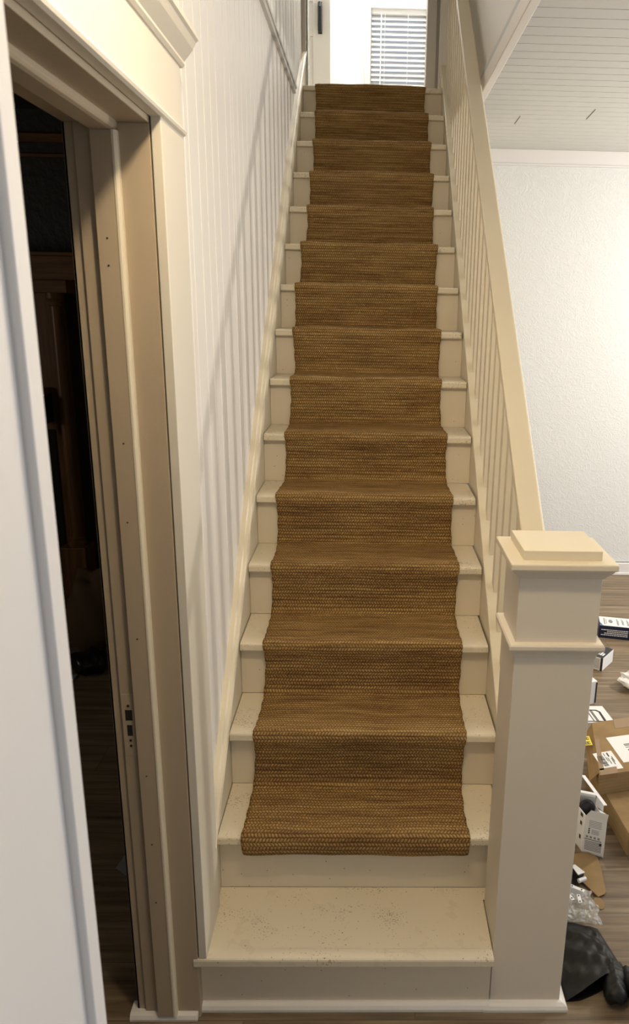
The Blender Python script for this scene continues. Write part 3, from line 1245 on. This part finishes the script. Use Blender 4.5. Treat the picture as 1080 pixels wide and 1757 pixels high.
lab = obj('yellow_label', top_label(fr, ZT, cC), M['yellow'], bx)
for (u0, v0) in ((0.35, 0.12), (0.35, 0.62)):       # a 9 and a 6 seen sideways
    b = BM()
    for a0, a1, c0, c1 in ((0, .5, 0, .06), (0, .5, .22, .28), (0, .12, 0, .28), (.24, .34, 0, .28), (.44, .5, 0.14, .28)):
        quad(b, lpt(cC, u0 + a0, v0 + c0, zz), lpt(cC, u0 + a1, v0 + c0, zz), lpt(cC, u0 + a1, v0 + c1, zz), lpt(cC, u0 + a0, v0 + c1, zz))
    obj('print', b, M['ink'], lab)

# open white carton with a round black lamp inside
FL, FR, BLc, BRc = Vector((1.172, .622, 0)), Vector((1.238, .594, 0)), Vector((1.152, .705, 0)), Vector((1.222, .682, 0))
HO = 0.148


def panel(bm, a, c, z0, z1, t=0.002):
    a, c = Vector(a), Vector(c)
    d = (c - a)
    n = Vector((-d.y, d.x, 0)).normalized() * t
    pts = [a, c, c + n, a + n]
    prism(bm, [(q.x, q.y) for q in pts], 2, z0, z1)


oc = thing('open_carton', ((FL.x + BRc.x) / 2, (FL.y + BRc.y) / 2, 0.0), 'open white printed carton with round black lamp inside, beside newel post', 'box')
b = BM()
panel(b, FL, FR, 0, HO)
panel(b, FR, BRc, 0, HO)
panel(b, BLc, BRc, 0, HO + 0.036)
panel(b, BLc, FL, 0, HO)
prism(b, [(q.x, q.y) for q in (FL, FR, BRc, BLc)], 2, 0.0, 0.003)
obj('carton_body', b, M['whitecard'], oc)
fr = Frame(FL, (FR - FL).normalized(), rot90((FR - FL).normalized()))
WF = (FR - FL).length
b = BM()
vs = [fr.p(0.002, 0, HO), fr.p(WF, 0, HO), fr.p(WF + 0.003, -0.004, HO + 0.027), fr.p(0.017, -0.004, HO + 0.027)]
quad(b, *vs)
quad(b, *[q + Vector((0, 0.0015, 0)) for q in reversed(vs)])
obj('flap', b, M['whitecard'], oc)
b = BM()
vs = [Vector((1.2435, .655, HO + .016)), Vector((1.2565, .659, HO + .014)), Vector((1.219, .806, HO + .03)), Vector((1.203, .804, HO + .034))]
quad(b, *vs)
quad(b, *[q + Vector((0, 0, -0.002)) for q in reversed(vs)])
for i in range(4):
    quad(b, vs[i], vs[(i + 1) % 4], vs[(i + 1) % 4] + Vector((0, 0, -0.002)), vs[i] + Vector((0, 0, -0.002)))
vs2 = [Vector((1.2435, .655, HO - .01)), Vector((1.2435, .655, HO + .015)), Vector((1.232, .70, HO + .02)), Vector((1.226, .69, HO - .01))]
quad(b, *vs2)
obj('flap', b, M['whitecard'], oc)
b = BM()
vs = [BLc + Vector((0, 0.002, HO + .036)), BRc + Vector((0, 0.002, HO + .036)), BRc + Vector((0.004, .022, HO + .030)), BLc + Vector((0.004, .022, HO + .030))]
quad(b, *vs)
quad(b, *[q + Vector((0, 0, -0.002)) for q in reversed(vs)])
obj('flap', b, M['whitecard'], oc)
b = BM()
panel(b, BLc.lerp(FL, 0.10) + Vector((0.003, 0, 0)), BRc.lerp(FR, 0.10) - Vector((0.003, 0, 0)), 0.004, HO + 0.026, 0.002)
obj('insert', b, M['greycard'], oc)
b = BM()
cc = BLc.lerp(FL, 0.16).lerp(BRc.lerp(FR, 0.16), 0.5)
ellipsoid(b, Vector((cc.x, cc.y - 0.004, 0.136)), (0.031, 0.014, 0.033), 24, 16)
tag(obj('lamp_head', b, M['black'], oc, smooth=True), 'glossy black round lamp head')
b = BM()
bars(b, fr, ('front', 0.0), [(0.014, 0.056, 0.132 - 0.006 * i, 0.1335 - 0.006 * i) for i in range(5)] +
     [(0.024, 0.05, 0.097 - 0.005 * i, 0.0985 - 0.005 * i) for i in range(4)] +
     [(0.006, 0.062, 0.05 - 0.005 * i, 0.0525 - 0.005 * i) for i in range(8)] +
     [(0.008 + 0.013 * i, 0.015 + 0.013 * i, 0.064, 0.072) for i in range(4)])
obj('print', b, M['greyink'], oc)
b = BM()
bars(b, fr, ('front', 0.0), [(0.014, 0.019, 0.09, 0.095), (0.014, 0.019, 0.098, 0.103), (0.014, 0.019, 0.082, 0.087), (0.004, 0.06, 0.0575, 0.0595),
                             (0.054, 0.062, 0.043, 0.052)], 0.0008)
fl = Frame(FL, (BLc - FL).normalized(), -rot90((BLc - FL).normalized()))
for a0, a1, c0, c1 in ((0.015, 0.03, 0.128, 0.142), (0.016, 0.028, 0.095, 0.11), (0.016, 0.026, 0.04, 0.056), (0.045, 0.056, 0.06, 0.078)):
    p_ = [fl.p(a0, 0, c0), fl.p(a1, 0, c0), fl.p(a1, 0, c1), fl.p(a0, 0, c1)]
    n = rot90((BLc - FL).normalized()) * 0.0008
    quad(b, *[q + n for q in p_])
obj('print', b, M['ink'], oc)

# narrow white carton behind it
fr = Frame((1.262, .70, 0.0), unit(0.8, 0.6), rot90(unit(0.8, 0.6)))
b = BM()
fr.box(b, 0, 0.02, 0, 0.06, 0.0, 0.085)
bx = obj('narrow_carton', b, M['whitecard'], bevel=0.001)
tag(bx, 'narrow white carton standing between the open carton and the lower brown box', 'box')

# flat piece of cardboard on the floor and a small offcut
b = BM()
pts = [(1.10, .603), (1.145, .606), (1.188, .613), (1.205, .603), (1.216, .586), (1.215, .545), (1.199, .436), (1.192, .424), (1.166, .411), (1.12, .50)]
prism(b, pts, 2, 0.003, 0.007)
o = obj('cardboard_flap', b, M['card'], bevel=0.001)
tag(o, 'loose flat brown cardboard flap lying on floor in front of the open carton', 'cardboard')
b = BM()
pts = [(1.163 + 0.016 * math.cos(a), 0.389 + 0.026 * math.sin(a)) for a in [k * math.pi / 6 for k in range(12)]]
prism(b, pts, 2, 0.0, 0.003)
o = obj('cardboard_offcut', b, M['card'])
tag(o, 'small rounded brown cardboard offcut poking out beyond the bubble wrap', 'cardboard')

# bubble wrap sheet holding metal brackets
b = BM()
nx, ny = 26, 26
q00, q10, q11, q01 = Vector((0.985, .30)), Vector((1.132, .275)), Vector((1.146, .432)), Vector((1.0, .452))
grid = []
for i in range(nx + 1):
    rowv = []
    for j in range(ny + 1):
        u, v = i / nx, j / ny
        p2 = q00.lerp(q10, u).lerp(q01.lerp(q11, u), v)
        ridge = math.exp(-((v - 0.42) / 0.1) ** 2)
        bulge = math.exp(-((v - 0.15) / 0.2) ** 2)
        z = 0.012 + 0.03 * ridge * (0.7 + 0.3 * math.sin(u * 9)) + 0.028 * bulge + 0.005 * math.sin(u * 23 + v * 17) * math.sin(v * 31)
        z += random.uniform(-0.003, 0.003)
        jx = 0.006 * math.sin(v * 20 + 1) if i == nx else 0
        rowv.append(b.verts.new((p2.x + jx + random.uniform(-.001, .001), p2.y + random.uniform(-.001, .001), max(z, 0.004))))
    grid.append(rowv)
for i in range(nx):
    for j in range(ny):
        b.faces.new([grid[i][j], grid[i + 1][j], grid[i + 1][j + 1], grid[i][j + 1]])
bub = obj('bubble_wrap', b, M['bubble'], smooth=True)
tag(bub, 'crumpled clear bubble wrap on floor between cardboard flap and black bag', 'bubble wrap')
md = bub.modifiers.new('thickness', 'SOLIDIFY')
md.thickness = 0.0015


def bracket(name, label, c, ang, ln, w=0.016, z=0.02, tilt=0.0):
    bm_ = BM()
    mt = Matrix.Translation((c[0], c[1], z)) @ Matrix.Rotation(ang, 4, 'Z') @ Matrix.Rotation(tilt, 4, 'Y')
    box(bm_, -ln / 2, ln / 2, -w / 2, w / 2, 0.006, 0.009, mt)
    box(bm_, -ln / 2, ln / 2, -w / 2, -w / 2 + 0.003, -0.012, 0.006, mt)
    o_ = obj(name, bm_, M['metal'], bevel=0.0006)
    tag(o_, label, 'bracket', 'pale metal brackets on the bubble wrap')
    for s in (-0.33, 0.33):
        bm_ = BM()
        bmesh.ops.create_cone(bm_, cap_ends=True, segments=10, radius1=0.0025, radius2=0.0025, depth=0.001,
                              matrix=mt @ Matrix.Translation((s * ln, 0, 0.0092)))
        obj('screw_hole', bm_, M['hole'], o_)
    return o_


bracket('metal_bracket', 'pale metal bracket lying crosswise on the bubble wrap, middle of the three', (1.092, 0.404), math.radians(-32), 0.046, 0.012, 0.038)
bracket('metal_bracket', 'short pale metal bracket pointing straight out below the crosswise one', (1.088, 0.360), math.radians(86), 0.034, 0.011, 0.038)
bracket('metal_bracket', 'pale metal bracket slanting against the newel post, leftmost of the three', (1.060, 0.376), math.radians(-72), 0.046, 0.011, 0.038)
hg = thing('hinge_fitting', (1.11, 0.49, 0.008), 'wide pale metal plate with black knuckle on the flat cardboard flap', 'fitting')
b = BM()
prism(b, [(1.101, .505), (1.114, .510), (1.138, .474), (1.112, .463)], 2, 0.042, 0.0455)
obj('plate', b, M['metal'], hg, 0.001)
b = BM()
prism(b, [(1.105, .497), (1.112, .503), (1.135, .472), (1.115, .462)], 2, 0.008, 0.0418)
prism(b, [(1.06, .575), (1.090, .585), (1.142, .485), (1.10, .45)], 2, 0.0075, 0.014)
obj('knuckle', b, M['black'], hg, 0.002)
b = BM()
tube(b, [(1.112, .452, 0.03), (1.138, .464, 0.03)], 0.007, 12)
obj('pin', b, M['metal'], hg)

# crumpled white paper at the picture's edge
b = BM()
vs = ellipsoid(b, Vector((1.775, 1.79, 0.04)), (0.085, 0.07, 0.042), 28, 18)
for v in vs:
    d = v.co - Vector((1.775, 1.79, 0.04))
    k = 1 + 0.22 * math.sin(d.x * 95 + d.y * 60) * math.cos(d.z * 120 + d.x * 40) + random.uniform(-.07, .07)
    v.co = Vector((1.775, 1.79, 0.04)) + d * k
    v.co.z = max(v.co.z, 0.0)
o = obj('crumpled_paper', b, M['whitecard'])
tag(o, 'crumpled ball of white paper on floor at the right picture edge', 'paper')

# black bin liner: a flattened sleeve with its open mouth towards the viewer, and a rolled end
bg = thing('bin_liner', (1.05, 0.15, 0.0), 'crumpled black plastic bin liner on floor beside newel post', 'bag')


b = BM()
NU, NV = 40, 40
fr_ = [(0.969, 0.042, 0.003), (0.985, 0.042, 0.016), (1.012, 0.046, 0.036), (1.050, 0.062, 0.050), (1.085, 0.080, 0.054), (1.115, 0.090, 0.052), (1.140, 0.096, 0.036), (1.166, 0.110, 0.003)]
bk_ = [(0.969, 0.300, 0.003), (0.985, 0.300, 0.012), (1.025, 0.296, 0.020), (1.055, 0.290, 0.022), (1.085, 0.284, 0.018), (1.105, 0.282, 0.016), (1.118, 0.283, 0.010), (1.128, 0.288, 0.002)]


def along(pts, u):
    t = u * (len(pts) - 1)
    i0 = min(int(t), len(pts) - 2)
    return Vector(pts[i0]).lerp(Vector(pts[i0 + 1]), t - i0)


def tri(x):
    return 2 * abs(x - math.floor(x + 0.5))


grid = []
for i in range(NU + 1):
    u = i / NU
    rowv = []
    for j in range(NV + 1):
        v = j / NV
        p_ = along(fr_, u).lerp(along(bk_, u), v)
        inside = min(1.0, 6 * u * (1 - u)) * min(1.0, 5 * (1 - v)) * min(1.0, 0.3 + 4 * v)
        dz = 0.006 * math.sin(math.pi * v) * math.sin(math.pi * u)
        dz += inside * (0.010 * (tri(u * 2.2 + v * 2.9 + 0.3) - 0.5) + 0.004 * (tri(u * 4.1 - v * 3.3 + 0.1) - 0.5)
                        + 0.002 * (tri(u * 7.3 + v * 1.2) - 0.5) + 0.0008 * (tri(v * 9 - u * 5) - 0.5))
        rowv.append(b.verts.new((p_.x, p_.y, max(p_.z + dz, 0.0025))))
    grid.append(rowv)
for i in range(NU):
    for j in range(NV):
        b.faces.new([grid[i][j], grid[i + 1][j], grid[i + 1][j + 1], grid[i][j + 1]])
# under layer on the floor
lo = []
for i in range(NU + 1):
    u = i / NU
    lo.append([b.verts.new((along(fr_, u).lerp(along(bk_, u), w_)[0], along(fr_, u).lerp(along(bk_, u), w_)[1], 0.001)) for w_ in (0, 0.5, 1)])
for i in range(NU):
    for j in range(2):
        b.faces.new([lo[i][j], lo[i][j + 1], lo[i + 1][j + 1], lo[i + 1][j]])
o = obj('sleeve', b, M['bag'], bg, smooth=True)


def crumpled_roll(pts, rads, seed):
    rg = random.Random(seed)
    bm_ = BM()
    P_ = []
    Rr = []
    for i in range(len(pts) - 1):
        for q in range(5):
            t = q / 5
            P_.append(tuple(Vector(pts[i]).lerp(Vector(pts[i + 1]), t)))
            Rr.append(rads[i] + (rads[i + 1] - rads[i]) * t)
    P_.append(pts[-1])
    Rr.append(rads[-1])
    tube(bm_, P_, Rr, 28)
    for v_ in bm_.verts:
        c_ = v_.co
        k_ = 0.004 * (tri(c_.x * 30 + c_.z * 22 + seed) - 0.5) + 0.003 * (tri(c_.y * 41 - c_.z * 35) - 0.5) + rg.uniform(-.0006, .0006)
        v_.co = c_ + Vector((k_, k_ * 0.7, k_ * 1.5))
        v_.co.z = max(v_.co.z, 0.001)
    return bm_


obj('rolled_end', crumpled_roll([(1.128, 0.135, 0.026), (1.118, 0.095, 0.029), (1.106, 0.060, 0.029), (1.098, 0.030, 0.026), (1.096, 0.022, 0.016)],
                                [0.022, 0.030, 0.032, 0.030, 0.016], 1), M['bag'], bg, smooth=True)
obj('rolled_end', crumpled_roll([(1.150, 0.11, 0.026), (1.160, 0.065, 0.028), (1.175, 0.03, 0.028), (1.20, 0.0, 0.022)],
                                [0.024, 0.032, 0.034, 0.026], 2), M['bag'], bg, smooth=True)

# ------------------------------------------------------------------ dark parlour: mantel and clutter
MY = 2.5
fm = thing('fireplace_mantel', (-1.75, MY + 0.1, 0.0), 'dark oak fireplace mantel with columns in the unlit room through the doorway', 'mantel')
b = BM()
box(b, -2.32, -1.10, MY, MY + 0.25, 1.912, 2.03)
box(b, -2.34, -1.085, MY - 0.012, MY + 0.25, 2.03, 2.048)
obj('cornice', b, M['oakh'], fm, 0.003)
b = BM()
box(b, -2.25, -1.165, MY + 0.015, MY + 0.25, 1.848, 1.912)
obj('frieze_rail', b, M['oakh'], fm, 0.003)
b = BM()
box(b, -2.20, -1.27, MY + 0.1, MY + 0.25, 0.0, 1.848)
obj('back_panel', b, M['oak'], fm)
for cx in (-1.255, -2.16):
    b = BM()
    prof = [(0.052, 0.46), (0.052, 0.485), (0.042, 0.49), (0.046, 0.505), (0.034, 0.515), (0.032, 0.9), (0.028, 1.78), (0.034, 1.785), (0.03, 1.8),
            (0.046, 1.82), (0.05, 1.848)]
    ring_loft(b, [[(cx + r * math.cos(t * math.pi / 10), MY + 0.075 + r * math.sin(t * math.pi / 10), z) for t in range(20)] for r, z in prof])
    obj('column', b, M['oak'], fm)
    b = BM()
    box(b, cx - 0.07, cx + 0.07, MY, MY + 0.15, 0.0, 0.46)
    obj('plinth', b, M['oak'], fm, 0.004)
b = BM()
box(b, -2.12, -1.325, MY + 0.0, MY + 0.11, 1.32, 1.352)
obj('shelf', b, M['oakh'], fm, 0.003)
b = BM()
box(b, -2.1, -1.33, MY + 0.092, MY + 0.11, 0.05, 1.12)
obj('fire_opening', b, M['hole'], fm)
b = BM()
box(b, -1.43, -1.315, MY - 0.03, MY + 0.07, 1.17, 1.318)
box(b, -1.39, -1.35, MY - 0.02, MY + 0.03, 1.11, 1.17)
o = obj('mantel_bracket_lamp', b, M['black'], fm, 0.004)
o.name = 'bracket'

b = BM()
vs = ellipsoid(b, Vector((-1.04, 2.2, 0.2)), (0.14, 0.13, 0.24), 24, 16)
for v in vs:
    d = v.co - Vector((-1.04, 2.2, 0.2))
    v.co += d * (0.12 * math.sin(d.x * 40 + d.z * 22) + 0.08 * math.sin(d.y * 50))
    v.co.z = max(v.co.z, 0.0)
o = obj('brown_sack', b, mat('brown_sacking', (0.12, 0.075, 0.035), 0.8), smooth=True)
tag(o, 'dark brown sack standing on the floor of the unlit room before the mantel', 'sack')
b = BM()
vs = ellipsoid(b, Vector((-0.98, 1.93, 0.05)), (0.10, 0.09, 0.055), 20, 12)
for v in vs:
    d = v.co - Vector((-0.98, 1.93, 0.05))
    v.co += d * (0.2 * math.sin(d.x * 60 + d.y * 45))
    v.co.z = max(v.co.z, 0.0)
o = obj('black_cloth', b, M['black'], smooth=True)
tag(o, 'heap of black cloth on the unlit room floor in front of the brown sack', 'cloth')
b = BM()
pr = [(-1.10, 2.02, 0.006), (-1.03, 2.04, 0.01), (-1.0, 1.90, 0.008), (-1.08, 1.89, 0.006)]
box(b, -1.13, -1.03, 1.79, 1.86, 0.0, 0.008)
o = obj('paper_scrap', b, M['greycard'])
tag(o, 'pale paper scrap on the unlit room floor beside the black cloth', 'paper')
b = BM()
mt = Matrix.Translation((-0.385, 0.515, 0.0)) @ Matrix.Rotation(math.radians(-20), 4, 'Z') @ Matrix.Rotation(math.radians(18), 4, 'Y')
prism(b, [(-0.022, 0.008), (0.03, 0.004), (0.045, 0.085), (0.0, 0.09)], 1, 0.0, 0.004)
bmesh.ops.transform(b, matrix=mt, verts=b.verts[:])
o = obj('grey_card', b, M['greycard'])
tag(o, 'small blue-grey card standing on floor just inside the doorway behind the jamb', 'card')
